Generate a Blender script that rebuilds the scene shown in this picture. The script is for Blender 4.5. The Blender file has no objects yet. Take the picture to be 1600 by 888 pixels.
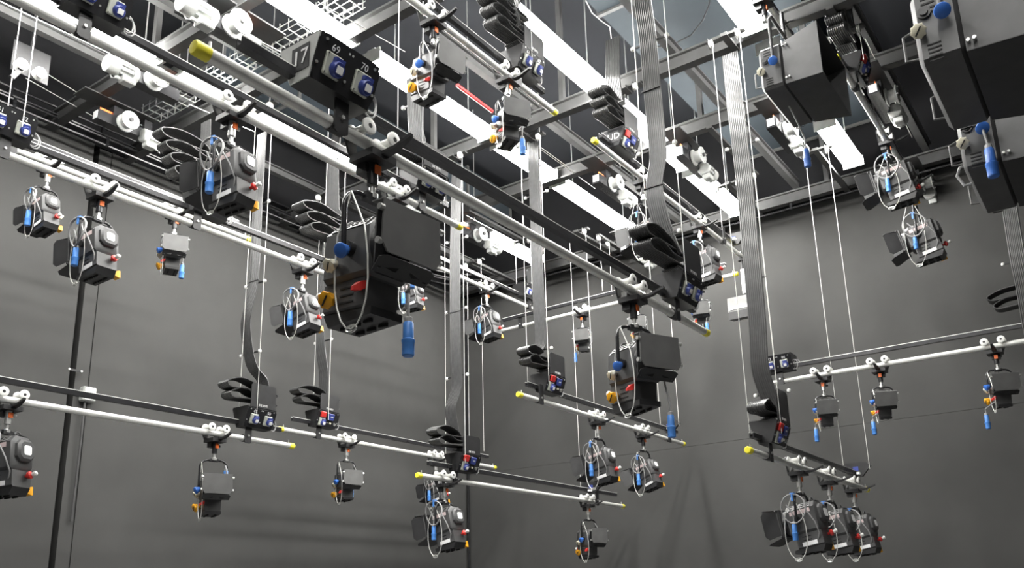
import bpy, math, random
from mathutils import Vector as V, Matrix as MX
random.seed(7)
C = bpy.context.scene.collection
SC = bpy.context.scene

# ------------------------------------------------------------------ camera
YAW, PIT, ROL, FPX, CX, CY = 0.617378621, 0.262864323, -0.0252491251, 1372.3, 800.0, 575.35
_f = V((math.cos(PIT)*math.cos(YAW), math.cos(PIT)*math.sin(YAW), math.sin(PIT)))
_r = V((math.sin(YAW), -math.cos(YAW), 0)); _u = _r.cross(_f)
CR = math.cos(ROL)*_r + math.sin(ROL)*_u
CU = -math.sin(ROL)*_r + math.cos(ROL)*_u
EYE = V((0, 0, 1.6))                       # eye height above the studio floor
cam = bpy.data.cameras.new('camera'); camo = bpy.data.objects.new('camera', cam); C.objects.link(camo)
cam.sensor_width = 36; cam.lens = 36*FPX/1600; cam.shift_y = (CY-444)/1600; cam.clip_start = 0.05
camo.matrix_world = MX(((CR.x, CU.x, -_f.x, EYE.x), (CR.y, CU.y, -_f.y, EYE.y), (CR.z, CU.z, -_f.z, EYE.z), (0, 0, 0, 1)))
SC.camera = camo

# ------------------------------------------------------------------ world, exposure
w = bpy.data.worlds.new('world'); SC.world = w; w.use_nodes = True
w.node_tree.nodes['Background'].inputs[0].default_value = (0.02, 0.02, 0.022, 1)
w.node_tree.nodes['Background'].inputs[1].default_value = 0.0
SC.view_settings.view_transform = 'Standard'; SC.view_settings.look = 'None'
SC.view_settings.gamma = 1; SC.view_settings.exposure = 2.3
TUBE_POWER = 17.0                          # emission of the fluorescent diffusers

# ------------------------------------------------------------------ geometry of the view: pixel + real distance -> point
def ray(x, y): return _f + CR*((x-CX)/FPX) - CU*((y-CY)/FPX)
def atX(x, y, X): r = ray(x, y); return EYE + r*(X/r.x)
def atY(x, y, Y): r = ray(x, y); return EYE + r*(Y/r.y)
def atZ(x, y, Z): r = ray(x, y); return EYE + r*(Z/r.z)      # Z above the eye
def atD(x, y, d): return EYE + ray(x, y)*d
FH = V((math.cos(YAW), math.sin(YAW), 0))
def atH(x, y, h): r = ray(x, y); return EYE + r*(h/r.dot(FH))
def hd(p): return (p-EYE).dot(FH)
def pxl(p):
    q = p-EYE; d = q.dot(_f); return CX+FPX*q.dot(CR)/d, CY-FPX*q.dot(CU)/d
def solve(p, dv, px, lo=-1, hi=14):
    a, b = lo, hi
    fa = pxl(p+dv*a)[0]-px
    for _ in range(60):
        m = (a+b)/2; fm = pxl(p+dv*m)[0]-px
        if (fm > 0) == (fa > 0): a = m
        else: b = m
    return p+dv*a

# ------------------------------------------------------------------ materials
def mat(name, col, rough=0.5, metal=0.0, noise=0.0, scale=20, bump=0.0, emit=0.0, trans=0.0, spec=0.5):
    m = bpy.data.materials.new(name); m.use_nodes = True; nt = m.node_tree; b = nt.nodes['Principled BSDF']
    b.inputs['Base Color'].default_value = (*col, 1); b.inputs['Roughness'].default_value = rough; b.inputs['Metallic'].default_value = metal
    b.inputs['Specular IOR Level'].default_value = spec
    if trans: b.inputs['Transmission Weight'].default_value = trans
    if emit:
        b.inputs['Emission Color'].default_value = (*col, 1); b.inputs['Emission Strength'].default_value = emit
    if noise or bump:
        tc = nt.nodes.new('ShaderNodeTexCoord'); n = nt.nodes.new('ShaderNodeTexNoise'); n.inputs['Scale'].default_value = scale; n.inputs['Detail'].default_value = 4
        nt.links.new(tc.outputs['Object'], n.inputs['Vector'])
        if noise:
            cr = nt.nodes.new('ShaderNodeValToRGB')
            cr.color_ramp.elements[0].position = 0.3; cr.color_ramp.elements[1].position = 0.7
            cr.color_ramp.elements[0].color = (*[c*(1-noise) for c in col], 1); cr.color_ramp.elements[1].color = (*[min(1, c*(1+noise)) for c in col], 1)
            nt.links.new(n.outputs['Fac'], cr.inputs['Fac']); nt.links.new(cr.outputs['Color'], b.inputs['Base Color'])
        if bump:
            bp = nt.nodes.new('ShaderNodeBump'); bp.inputs['Strength'].default_value = bump
            nt.links.new(n.outputs['Fac'], bp.inputs['Height']); nt.links.new(bp.outputs['Normal'], b.inputs['Normal'])
    return m
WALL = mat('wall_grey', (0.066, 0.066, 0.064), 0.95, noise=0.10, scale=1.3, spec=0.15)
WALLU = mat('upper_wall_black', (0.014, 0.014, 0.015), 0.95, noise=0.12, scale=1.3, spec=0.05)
WALLD = mat('recess_black', (0.006, 0.006, 0.007), 0.9, noise=0.1)
CEIL = mat('ceiling_dark', (0.020, 0.021, 0.0235), 0.9, noise=0.15, scale=1.0, spec=0.05)
FLOORM = mat('floor_grey', (0.11, 0.11, 0.11), 0.45, noise=0.1, scale=2)
DUCT = mat('duct_paint', (0.024, 0.030, 0.035), 0.6, noise=0.12, scale=2, spec=0.12)
STEEL = mat('black_steel', (0.07, 0.07, 0.07), 0.5, 0.0, noise=0.15, scale=6, spec=0.25)
GALV = mat('galvanised', (0.74, 0.74, 0.71), 0.36, 0.3, noise=0.12, scale=14)
BLACK = mat('black_paint', (0.018, 0.018, 0.019), 0.42, noise=0.25, scale=12)
BLACKG = mat('black_gloss', (0.022, 0.022, 0.024), 0.25, 0.1, noise=0.2, scale=10)
RUBBER = mat('cable_black', (0.018, 0.018, 0.019), 0.34, noise=0.2, scale=30)
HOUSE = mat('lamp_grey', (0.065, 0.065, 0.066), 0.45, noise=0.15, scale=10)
HOUSEL = mat('lamp_panel', (0.115, 0.115, 0.113), 0.45, noise=0.12, scale=10)  # panels paler than the housing: strong light from above put into their colour
DARKV = mat('vent_dark', (0.008, 0.008, 0.008), 0.8, noise=0.2)
YEL = mat('yellow_cap', (0.90, 0.80, 0.05), 0.4, noise=0.06)
AMB = mat('amber_knob', (0.85, 0.40, 0.015), 0.35, noise=0.06)
BLUE = mat('blue_plastic', (0.045, 0.16, 0.55), 0.35, noise=0.08)
BLUEL = mat('blue_plug', (0.07, 0.23, 0.62), 0.4, noise=0.08)
BLUED2 = mat('blue_plug_dark', (0.05, 0.14, 0.45), 0.4, noise=0.08)
BLUED = mat('blue_socket', (0.04, 0.06, 0.26), 0.35, noise=0.08)
RED = mat('red_plastic', (0.62, 0.035, 0.03), 0.4, noise=0.08)
ORANGE = mat('orange_tag', (0.85, 0.17, 0.03), 0.45, noise=0.06)
WHITE = mat('white_nylon', (0.78, 0.78, 0.75), 0.45, noise=0.05)
CREAM = mat('cream_knob', (0.74, 0.70, 0.55), 0.45, noise=0.06)
LABEL = mat('white_sticker', (0.80, 0.80, 0.80), 0.5, noise=0.04)
PINK = mat('pink_sticker', (0.62, 0.50, 0.50), 0.5, noise=0.15, scale=40)
BOXG = mat('box_grey', (0.20, 0.20, 0.195), 0.55, noise=0.1)
SOCK = mat('socket_cream', (0.52, 0.54, 0.47), 0.5, noise=0.06)
LGREY = mat('pale_grey', (0.50, 0.51, 0.49), 0.5, noise=0.08)
MOTOR = mat('motor_grey', (0.46, 0.47, 0.455), 0.4, noise=0.08)
STAIN = mat('stainless', (0.72, 0.72, 0.70), 0.3, 0.8, noise=0.06)
WIRE = mat('wire_steel', (0.72, 0.72, 0.68), 0.4, 0.25, noise=0.08)
GREYC = mat('grey_flex', (0.28, 0.28, 0.28), 0.5, noise=0.1)
GLASS = mat('lens_glass', (0.9, 0.95, 0.95), 0.05, 0.0, noise=0.03, trans=0.9)
EMIT = mat('diffuser_lit', (1.0, 0.985, 0.95), 0.5, emit=TUBE_POWER, noise=0.001)
FOIL = mat('reflector_foil', (0.75, 0.75, 0.74), 0.25, 0.8, noise=0.1)
REDT = mat('red_tube', (0.55, 0.04, 0.04), 0.5, noise=0.1)

# ------------------------------------------------------------------ mesh building
class MB:
    def __init__(s): s.v = []; s.f = []
    def add(s, vs, fs):
        o = len(s.v); s.v += [tuple(v) for v in vs]; s.f += [tuple(i+o for i in f) for f in fs]; return s
    def box(s, c, d, rot=None):
        x, y, z = d[0]/2, d[1]/2, d[2]/2
        vs = [V((sx*x, sy*y, sz*z)) for sx in (-1, 1) for sy in (-1, 1) for sz in (-1, 1)]
        if rot is not None: vs = [rot @ q for q in vs]
        return s.add([q+V(c) for q in vs], [(0, 1, 3, 2), (4, 6, 7, 5), (0, 4, 5, 1), (2, 3, 7, 6), (0, 2, 6, 4), (1, 5, 7, 3)])
    def cbox(s, c, d, b, rot=None):
        # box with chamfered edges: three-step loft along x
        x, y, z = d[0]/2, d[1]/2, d[2]/2
        def ring(px, k):
            return [V((px, sy, sz)) for sy, sz in ((-y+k+b, -z+k), (y-k-b, -z+k), (y-k, -z+k+b), (y-k, z-k-b), (y-k-b, z-k), (-y+k+b, z-k), (-y+k, z-k-b), (-y+k, -z+k+b))]
        rs = [ring(-x, b), ring(-x+b, 0), ring(x-b, 0), ring(x, b)]
        return s.loft([[ (rot @ q if rot is not None else q)+V(c) for q in r] for r in rs])
    def loft(s, rings, cap=True):
        n = len(rings[0]); vs = [q for r in rings for q in r]; fs = []
        for i in range(len(rings)-1):
            for j in range(n):
                k = (j+1) % n; fs.append((i*n+j, i*n+k, (i+1)*n+k, (i+1)*n+j))
        if cap: fs.append(tuple(range(n))[::-1]); fs.append(tuple((len(rings)-1)*n+j for j in range(n)))
        return s.add(vs, fs)
    def cyl(s, p, q, r, n=14, r2=None, cap=True):
        p, q = V(p), V(q); r2 = r if r2 is None else r2; a = (q-p).normalized()
        t = a.orthogonal().normalized(); b = a.cross(t)
        R = lambda c, rr: [c+(t*math.cos(2*math.pi*i/n)+b*math.sin(2*math.pi*i/n))*rr for i in range(n)]
        return s.loft([R(p, r), R(q, r2)], cap)
    def lathe(s, p, a, prof, n=16):
        p, a = V(p), V(a).normalized(); t = a.orthogonal().normalized(); b = a.cross(t)
        return s.loft([[p+a*h+(t*math.cos(2*math.pi*i/n)+b*math.sin(2*math.pi*i/n))*r for i in range(n)] for h, r in prof])
    def tube(s, pts, r, n=8, closed=False):
        pts = [V(p) for p in pts]; m = len(pts); rings = []; t0 = None
        for i in range(m):
            a = pts[(i+1) % m] if (closed or i < m-1) else pts[i]
            b = pts[i-1] if (closed or i > 0) else pts[i]
            d = (a-b).normalized()
            if t0 is None: t0 = d.orthogonal().normalized()
            else:
                t0 = t0-d*t0.dot(d); t0 = t0.normalized() if t0.length > 1e-6 else d.orthogonal().normalized()
            bb = d.cross(t0); rings.append([pts[i]+(t0*math.cos(2*math.pi*j/n)+bb*math.sin(2*math.pi*j/n))*r for j in range(n)])
        if closed: rings.append(rings[0])
        return s.loft(rings, not closed)
    def prism(s, prof, a0, a1, axis='x'):
        def m3(u, w_, t): return V((t, u, w_)) if axis == 'x' else (V((u, t, w_)) if axis == 'y' else V((u, w_, t)))
        return s.loft([[m3(u, w_, a0) for u, w_ in prof], [m3(u, w_, a1) for u, w_ in prof]])
    def mesh(s, name, m, smooth=True):
        me = bpy.data.meshes.new(name); me.from_pydata(s.v, [], s.f); me.materials.append(m)
        import bmesh
        bm = bmesh.new(); bm.from_mesh(me); bmesh.ops.recalc_face_normals(bm, faces=bm.faces); bm.to_mesh(me); bm.free()
        if smooth:
            for p in me.polygons: p.use_smooth = True
            try: me.set_sharp_from_angle(angle=math.radians(38))
            except Exception: pass
        return me
CACHE = {}
def cm(key, fn, m, smooth=True):
    k = (key, m.name)
    if k not in CACHE:
        b = MB(); fn(b); CACHE[k] = b.mesh(key, m, smooth)
    return CACHE[k]
def ob(name, me, parent=None, mx=None):
    o = bpy.data.objects.new(name, me); C.objects.link(o); o.parent = parent
    if mx is not None: o.matrix_local = mx
    return o
def tag(o, label=None, cat=None, group=None, kind=None):
    if label: o['label'] = label
    if cat: o['category'] = cat
    if group: o['group'] = group
    if kind: o['kind'] = kind
    return o
def thing(name, label, cat, loc=(0, 0, 0), rotz=0.0, group=None):
    o = bpy.data.objects.new(name, None); C.objects.link(o); o.location = loc; o.rotation_euler = (0, 0, rotz); o.empty_display_size = 0.1
    return tag(o, label, cat, group)
def single(name, fn, m, label, cat, group=None, kind=None, loc=None, smooth=True):
    b = MB(); fn(b); o = ob(name, b.mesh(name, m, smooth))
    if loc is not None: o.location = loc
    return tag(o, label, cat, group, kind)
def T(x, y, z): return MX.Translation((x, y, z))
def Rz(a): return MX.Rotation(a, 4, 'Z')
def Ry(a): return MX.Rotation(a, 4, 'Y')
def Rx(a): return MX.Rotation(a, 4, 'X')
def S(s): return MX.Diagonal((s, s, s, 1))
def text_mesh(txt, size, m):
    k = ('txt', txt, size, m.name)
    if k in CACHE: return CACHE[k]
    cu = bpy.data.curves.new('lettering', 'FONT'); cu.body = txt; cu.size = size; cu.align_x = 'CENTER'; cu.align_y = 'CENTER'; cu.extrude = 0.0008; cu.resolution_u = 2
    o = bpy.data.objects.new('t', cu); C.objects.link(o); bpy.context.view_layer.update()
    me = bpy.data.meshes.new_from_object(o.evaluated_get(bpy.context.evaluated_depsgraph_get())); me.materials.clear(); me.materials.append(m)
    bpy.data.objects.remove(o); bpy.data.curves.remove(cu); CACHE[k] = me
    return me

# ------------------------------------------------------------------ room shell
XR, YL, ZC = 10.2, 8.1, 7.9
XB, YF = -3.0, -4.0
def struct(name, fn, m, parent=None, smooth=False):
    b = MB(); fn(b); o = ob(name, b.mesh(name, m, smooth), parent)
    if parent is None: o['kind'] = 'structure'
    return o
struct('floor', lambda b: b.box(((XB+XR)/2, (YF+YL)/2, -0.05), (XR-XB+.6, YL-YF+.6, 0.1)), FLOORM)
struct('ceiling', lambda b: b.box(((XB+XR)/2, (YF+YL)/2, ZC+.1), (XR-XB+.6, YL-YF+.6, 0.2)), CEIL)
gx = atY(105, 660, YL).x; ZU = 6.24
wl = struct('wall_left', lambda b: b.box(((XB+XR)/2, YL+.25, ZC/2), (XR-XB+.4, 0.1, ZC)), WALLD)
struct('wall_panel', lambda b: b.box(((XB+gx-.05)/2, YL+.08, ZU/2), (gx-.05-XB, 0.24, ZU-.006)), WALL, wl)
struct('wall_panel', lambda b: b.box(((gx+.035+gx+.165)/2, YL+.105, ZU/2), (.13, 0.19, ZU-.006)), WALL, wl)
struct('wall_panel', lambda b: b.box(((gx+.17+XR)/2, YL+.10, ZU/2), (XR-gx-.17, 0.2, ZU-.006)), WALL, wl)
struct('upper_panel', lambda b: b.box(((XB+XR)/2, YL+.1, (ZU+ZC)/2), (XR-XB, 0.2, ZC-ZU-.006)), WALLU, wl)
zs = atX(1175, 685, XR).z
wr = struct('wall_right', lambda b: b.box((XR+.25, (YF+YL)/2, ZC/2), (0.1, YL-YF+.4, ZC)), WALLD)
struct('wall_panel', lambda b: b.box((XR+.1, (YF+YL)/2, zs/2), (0.2, YL-YF, zs-.004)), WALL, wr)
struct('wall_panel', lambda b: b.box((XR+.106, (YF+YL)/2, (zs+ZU)/2), (0.2, YL-YF, ZU-zs-.004)), WALL, wr)
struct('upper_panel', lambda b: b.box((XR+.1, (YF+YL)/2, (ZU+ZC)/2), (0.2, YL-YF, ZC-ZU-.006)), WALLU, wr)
struct('wall_back', lambda b: b.box((XB-.1, (YF+YL)/2, ZC/2), (0.2, YL-YF+.4, ZC)), WALL)
struct('wall_front', lambda b: b.box(((XB+XR)/2, YF-.1, ZC/2), (XR-XB+.4, 0.2, ZC)), WALL)
# black corner trim seen as the dark vertical line
struct('trim_1', lambda b: b.cyl((XR-.05, YL-.05, 0), (XR-.05, YL-.05, 6.0), 0.018, 10), WALLD)

ZG = 1.6+4.6                                # grid height above the floor
for i, X in enumerate((1.5, 3.65, 4.47, 6.53, 7.66, 9.9)):
    struct('ceiling_beam', lambda b: (b.box((X, (YF+YL)/2, ZG-.01), (0.09, YL-YF-.02, .02)), b.box((X, (YF+YL)/2, ZG+.06), (0.022, YL-YF-.02, .12)), b.box((X, (YF+YL)/2, ZG+.12), (0.09, YL-YF-.02, .02))), STEEL)
for Y, x0, x1 in ((6.86, -1, 4.4), (5.75, -1, 4.4), (4.29, 5.0, 9.85), (2.75, 4.9, 9.85), (1.3, 6.5, 9.85), (7.3, 5.0, 9.85)):
    struct('ceiling_beam', lambda b: (b.box(((x0+x1)/2, Y, ZG+.16), (x1-x0, .07, .06)), b.box(((x0+x1)/2, Y, ZG+.2), (x1-x0, .12, .012))), STEEL)
# hangers from slab to beams
for X, Y in ((3.65, 6.3), (6.53, 3.95), (6.53, 5.6), (7.66, 3.0), (7.66, 1.9), (9.9, 4.6), (4.47, 4.0), (9.9, 2.4)):
    struct('ceiling_hanger', lambda b: b.box((X, Y, (ZG+.12+ZC)/2), (.05, .05, ZC-ZG-.12)), STEEL)
# ------------------------------------------------------------------ ducts and tray
def duct(y0, y1, z0, z1, x0, x1, label):
    t = thing('air_duct', label, 'duct', ((x0+x1)/2, (y0+y1)/2, z0))
    n = 5; L = (x1-x0)/n
    for i in range(n):
        ob('duct_section', cm('duct_section_%d%d' % (int(y0*10), i), lambda b: b.box((0, 0, (z1-z0)/2), (L-.01, y1-y0, z1-z0)), DUCT, False), t, T(x0+(i+.5)*L-(x0+x1)/2, 0, 0))
    for i in range(n+1):
        ob('flange', cm('duct_flange_%d' % int(y0*10), lambda b: b.box((0, 0, (z1-z0)/2), (.04, y1-y0+.05, z1-z0+.05)), STEEL, False), t, T(x0+i*L-(x0+x1)/2, 0, 0))
    for i in range(n):
        ob('drop_rod', cm('duct_rod', lambda b: b.cyl((0, 0, 0), (0, 0, ZC-z1-.001), .01, 6), STEEL), t, T(x0+(i+.5)*L-(x0+x1)/2, (y1-y0)/2-.05, z1-z0))
dz = 1.6+5.4
duct(2.91/4.6*5.4-1.6, 2.91/4.6*5.4, dz, dz+.5, 4.0, 10.0, 'large blue-grey rectangular air duct crossing above the steel beams')
duct(7.0, 7.8, 1.6+5.6, 1.6+6.0, 4.8, 9.9, 'long dark air duct near the ceiling along the side wall')
def lamp_arc():
    p = [atZ(x, y, 5.2) for x, y in ((1012, 76), (1050, 70), (1080, 55), (1098, 32), (1108, 8), (1110, -20))]
    return p
single('loose_cable', lambda b: b.tube(lamp_arc(), .008, 6), RUBBER, 'thin black cable sagging in an arc under the blue-grey duct', 'cable')
single('loose_cable', lambda b: b.tube([atZ(x, y, 5.0) for x, y in ((915, 0), (925, 20), (940, 33), (953, 42), (955, 60))], .005, 6), GREYC, 'thin pale cable drooping beside the duct edge above a dark post', 'cable')

# wire cable tray along Y
def tray():
    t = thing('cable_tray', 'long bright wire mesh cable tray crossing above the numbered bars', 'cable tray', (4.25, 5.86, ZG+.12))
    for k, (dx, dzz) in enumerate(((-.1, .06), (-.1, 0), (-.035, 0), (.035, 0), (.1, 0), (.1, .06))):
        ob('long_wire', cm('tray_long', lambda b: b.cyl((0, -1.4, 0), (0, 1.45, 0), .0045, 6), STAIN), t, T(dx, 0, dzz))
    n = 26
    for i in range(n):
        ob('cross_wire', cm('tray_cross', lambda b: b.tube([(-.1, 0, .1), (-.1, 0, 0), (.1, 0, 0), (.1, 0, .1)], .0055, 6), STAIN), t, T(0, -1.37+i*2.8/(n-1), -.006))
    for y in (-.9, .3, 1.2):
        ob('hanger_rod', cm('tray_rod', lambda b: b.cyl((0, 0, 0), (0, 0, 1.8), .006, 6), STAIN), t, T(.1, y, 0))
tray()

# ------------------------------------------------------------------ fluorescent fittings
nfl = 0
def fluoro(x0, x1, Y, label, wd=.21):
    z = ZG
    t = thing('fluorescent_light', label, 'light', ((x0+x1)/2, Y, z), 0, 'ceiling fluorescent fittings')
    L = x1-x0
    ob('housing', cm('fl_house_%.2f' % L, lambda b: b.prism([(-.04, .055), (.04, .055), (.045, .10), (-.045, .10)], -L/2, L/2), LGREY, False), t)
    ob('diffuser', cm('fl_diff_%.2f_%.2f' % (L, wd), lambda b: b.prism([(-wd/2, .02), (-wd/2+.015, -.012), (-wd/2+.05, -.028), (-.03, -.033), (.03, -.033), (wd/2-.05, -.028), (wd/2-.015, -.012), (wd/2, .02), (wd/2, .05), (wd/2-.006, .055), (-wd/2+.006, .055), (-wd/2, .05)], -L/2+.012, L/2-.012), EMIT, False), t)
    for s in (-1, 1):
        ob('end_cap', cm('fl_cap_%.2f' % wd, lambda b: b.box((0, 0, .025), (.012, wd+.012, .115)), LGREY, False), t, T(s*L/2, 0, 0))
        ob('drop_rod', cm('fl_rod%d' % (1.8 < Y < 3.3 and x0 > 3.9), lambda b: b.cyl((0, 0, .1), (0, 0, (.80 if 1.8 < Y < 3.3 and x0 > 3.9 else ZC-ZG)), .006, 6), STAIN), t, T(s*L*.32, 0, 0))
rows = (
 (4.80, [(1.6, 2.9, 'row end nearest the camera, above the numbered grey box'), (3.0, 4.52, 'above the large box marked 17'), (4.76, 6.42, 'behind the first lamp with the orange knob'), (6.62, 7.58, 'short length between the two long steel beams'), (7.74, 9.65, 'ending over the wall corner beyond the long beam')]),
 (3.48, [(0.6, 2.2, 'over the camera beside the numbered boxes'), (3.2, 4.78, 'over the folded ribbon cable of the short bar'), (4.96, 6.5, 'beside the blue-grey duct'), (6.72, 8.3, 'seen behind the wide ribbon cable'), (8.45, 9.8, 'over the winch with a white box and a glass clamp')]),
 (1.98, [(1.4, 3.0, 'behind the camera on the softlight side'), (4.85, 6.42, 'above the black softlight with the white wheels'), (6.75, 8.0, 'hidden partly by the black softlight'), (8.36, 9.4, 'standing alone near the end wall')]),
 (6.30, [(0.6, 1.9, 'over the nearest bar with the number 36'), (2.0, 2.97, 'over the galvanised bar with the grey bracket'), (3.06, 3.66, 'just past the grey bracket'), (3.86, 4.42, 'short length beside the wire tray'), (4.62, 6.08, 'seen over the bar with the ribbon cable'), (7.82, 9.55, 'beyond the winch with the orange tag over the corner')]),
 (0.4, [(5.6, 7.2, 'over the softlight bar'), (7.6, 9.2, 'last of the row over the softlight bar')]),
 (-1.4, [(-1.5, 0.1, 'behind the camera, first'), (2.0, 3.6, 'behind the camera, second'), (5.6, 7.2, 'behind the camera, third')]),
 (-2.9, [(0.0, 1.6, 'rear row, first'), (4.0, 5.6, 'rear row, second')]),
)
for Y, segs in rows:
    for x0, x1, d in segs:
        if Y < 0.3: continue
        if Y == 0.4 and x0 > 5: continue
        fluoro(x0, x1, Y, 'bright white fluorescent fitting '+d)
for x, d in ((-1.5, 'nearest the entrance'), (1.0, 'nearest the softlights')): fluoro(x, x+1.6, 0.2, 'bright white fluorescent fitting out over the open studio floor, '+d)

# ------------------------------------------------------------------ curtain tracks round the walls
def tracks():
    zA, zB = atY(430, 325, 7.9).z, atY(430, 345, 7.9).z
    for z, off, lab in ((zA, 0.0, 'upper dark curtain track curving round the wall corner'), (zB, 0.10, 'lower dark curtain track curving round the wall corner')):
        y1, x1, r = 7.9-off, 10.0-off, 1.1
        t = thing('curtain_track', lab, 'track', (x1-4, y1, z))
        o = V((x1-4, y1, z))
        p = [V((-1.0, y1, z)), V((x1-r, y1, z))]
        p += [V((x1-r+r*math.sin(a), y1-r+r*math.cos(a), z)) for a in [k*math.pi/2/10 for k in range(1, 10)]]
        p += [V((x1, y1-r, z)), V((x1, -1.5, z))]
        for dzz in (0, .075):
            b = MB(); b.tube([q-o+V((0, 0, dzz)) for q in p], .013, 6); ob('rail', b.mesh('rail', BLACKG), t)
        spots = [(x, y1) for x in [0.5+k*0.9 for k in range(9)]] + [(x1, y) for y in [0+k*0.95 for k in range(7)]]
        for x, y in spots:
            ob('link', cm('track_link', lambda b: (b.box((0, 0, .0375), (.03, .03, .1))), BLACKG, False), t, T(x-o.x, y-o.y, 0))
        for x, y in spots[1::2]:
            wallside = V((0, YL-y-.02, 0)) if y == y1 else V((XR-x, 0, 0))
            ob('wall_arm', cm('track_arm_%.2f_%d' % (off, y == y1), lambda b: b.cyl((0, 0, .07), (wallside.x, wallside.y, .07), .012, 6), BLACKG), t, T(x-o.x, y-o.y, 0))
tracks()

# ------------------------------------------------------------------ lighting bars
BARS = {}
def bar(key, p0, dv, L, label, caps=(True, True), brackets=(), rail=(None, None), tagpt=None, rail_off=.135):
    """p0 start, dv unit direction along bar; origin of the thing = p0, local x = dv."""
    ang = math.atan2(dv.y, dv.x)
    t = thing('lighting_bar', label, 'bar', p0, ang)
    BARS[key] = (V(p0), V(dv), L, ang, t)
    b = MB(); b.cyl((0, 0, 0), (L, 0, 0), .0242, 20); ob('tube', b.mesh('tube', GALV), t)
    for s, x in ((0, 0), (1, L)):
        if caps[s]:
            sg = -1 if s == 0 else 1
            ob('end_cap', cm('cap%d' % s, lambda b: b.lathe((0, 0, 0), (sg, 0, 0), [(-.045, .0252), (-.045, .0265), (.004, .0265), (.010, .022), (.011, .001)], 20), YEL), t, T(x, 0, 0))
            ob('stop_pin', cm('stop_pin', lambda b: b.cyl((0, 0, .02), (0, 0, .05), .005, 8), STAIN), t, T(x-sg*.05, 0, 0))
    r0 = 0.18 if rail[0] is None else rail[0]; r1 = L-.12 if rail[1] is None else rail[1]
    b = MB(); b.prism([(-.018, 0), (.018, 0), (.018, .036), (.010, .036), (.010, .008), (-.010, .008), (-.010, .036), (-.018, .036)], r0, r1); ob('upper_rail', b.mesh('upper_rail', BLACKG, False), t, T(0, .03 if abs(dv.x) > .5 else -.03, rail_off-.018))
    rlo = (.03 if abs(dv.x) > .5 else -.03)
    for yy in (-.0145, .0145):  # pale strips stand in for the bright highlight along the rail's top edges
        b = MB(); b.box(((r0+r1)/2, yy, .0385), (r1-r0, .007, .005)); ob('rail_highlight', b.mesh('rail_highlight', GALV, False), t, T(0, rlo, rail_off-.018))
    for x in brackets:
        br = ob('bracket', cm('bracket', lambda b: b.prism([(-.033, -.036), (-.02, -.045), (.02, -.045), (.033, -.036), (.033, .15), (-.033, .15)], -.034, -.027, 'y'), BLACK, False), t, T(x, 0, 0))
        ob('clamp', cm('clampb', lambda b: b.cyl((-.033, 0, 0), (.033, 0, 0), .032, 16), BLACK), br)
        ob('bolt', cm('bolt', lambda b: b.cyl((0, -.034, .02), (0, -.044, .02), .009, 6), STAIN), br)
    return t
def onbar(key, px):
    p, dv, L, ang, t = BARS[key]
    return solve(p, dv, px)
def barX(key, Y, a, bpx, label, **k):
    p0 = atY(a[0], a[1], Y); q = solve(p0, V((1, 0, 0)), bpx); L = (q-p0).length
    for kk in ('brackets', 'rail'):
        if kk in k: k[kk] = tuple(None if v is None else (solve(p0, V((1, 0, 0)), v)-p0).x for v in k[kk])
    bar(key, p0, V((1, 0, 0)), L, label, **k)
barX('main', 2.2, (306, 75), 1104, 'nearest galvanised bar, running under the box marked 17', brackets=(524, 1052))
barX('b1168', 2.2, (1168.7, 703.5), 1355, 'low bar carrying three lamps close together over the floor', brackets=(1199,))
barX('b927', 3.25, (927.5, 219), 1160, 'high bar beside the wide ribbon cable, starting under a red and blue socket box', brackets=(1128,))
barX('b810', 4.45, (810, 616.5), 1068.7, 'low bar with two lamps and a drooping ribbon cable at its yellow end', brackets=(842, 1043))
barX('b652', 5.3, (652.5, 743), 974, 'lowest bar in the corner with one lamp at each end', brackets=(708, 930))
barX('b436', 6.95, (436.5, 670.5), 773.7, 'low bar along the side wall with a socket box and orange-knob lamp', brackets=(495,))
barX('bar2', 3.8, (-60, -45), 719, 'high bright bar with the grey bracket, running behind the box marked 17', brackets=(126, 655), caps=(False, True), rail=(80, None))
barX('bar3', 5.35, (-90, 204), 560, 'front one of two high bars side by side, near the side wall', brackets=(3, 304), caps=(False, False), rail=(-60, None))
barX('bar3b', 6.5, (-120, 180), 390, 'rear one of two high bars side by side, with a yellow end', brackets=(17,), caps=(False, True))
barX('b37', 6.1, (-130, 602), 457.5, 'low bar along the side wall carrying a socket box beside its yellow end', brackets=(384,), caps=(False, True))
barX('top', 3.3, (600, -33), 867.5, 'high short bar with two lamps above the fluorescent row', brackets=(806,), caps=(False, True))
barX('b670', 6.0, (600, 380), 842, 'far high bar meeting the crosswise bar near the corner', brackets=(825,), caps=(False, False))
barX('bsoft', 1.72, (1140, -80), 1270, 'high bar with white wheels above the black softlight', caps=(False, True), rail=(None, None))
barX('b1306', 1.38, (1306, 89), 1428, 'steep high bar beside the winch carrying two lamps', brackets=(1335,), caps=(True, False))
bar('bnear', V((2.6, 0.42, 1.6+2.95)), V((1, 0, 0)), 3.6, 'bar over the two big softlights at the picture edge')
# bars along the end wall (running along Y)
def barY(key, X, a, bpx, label, **k):
    p0 = atX(a[0], a[1], X); dv = V((0, -1, 0)); q = solve(p0, dv, bpx)
    for kk in ('brackets', 'rail'):
        if kk in k: k[kk] = tuple(None if v is None else (solve(p0, dv, v)-p0).length for v in k[kk])
    bar(key, p0, dv, (q-p0).length, label, **k)
barY('rb', 8.75, (1186, 602), 1660, 'white bar along the end wall carrying three small lamps', caps=(True, False), brackets=(1221,))
barY('rw2', 9.4, (772, 520), 1152, 'high crosswise bar in front of the end wall', caps=(False, True), brackets=(815,))

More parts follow.
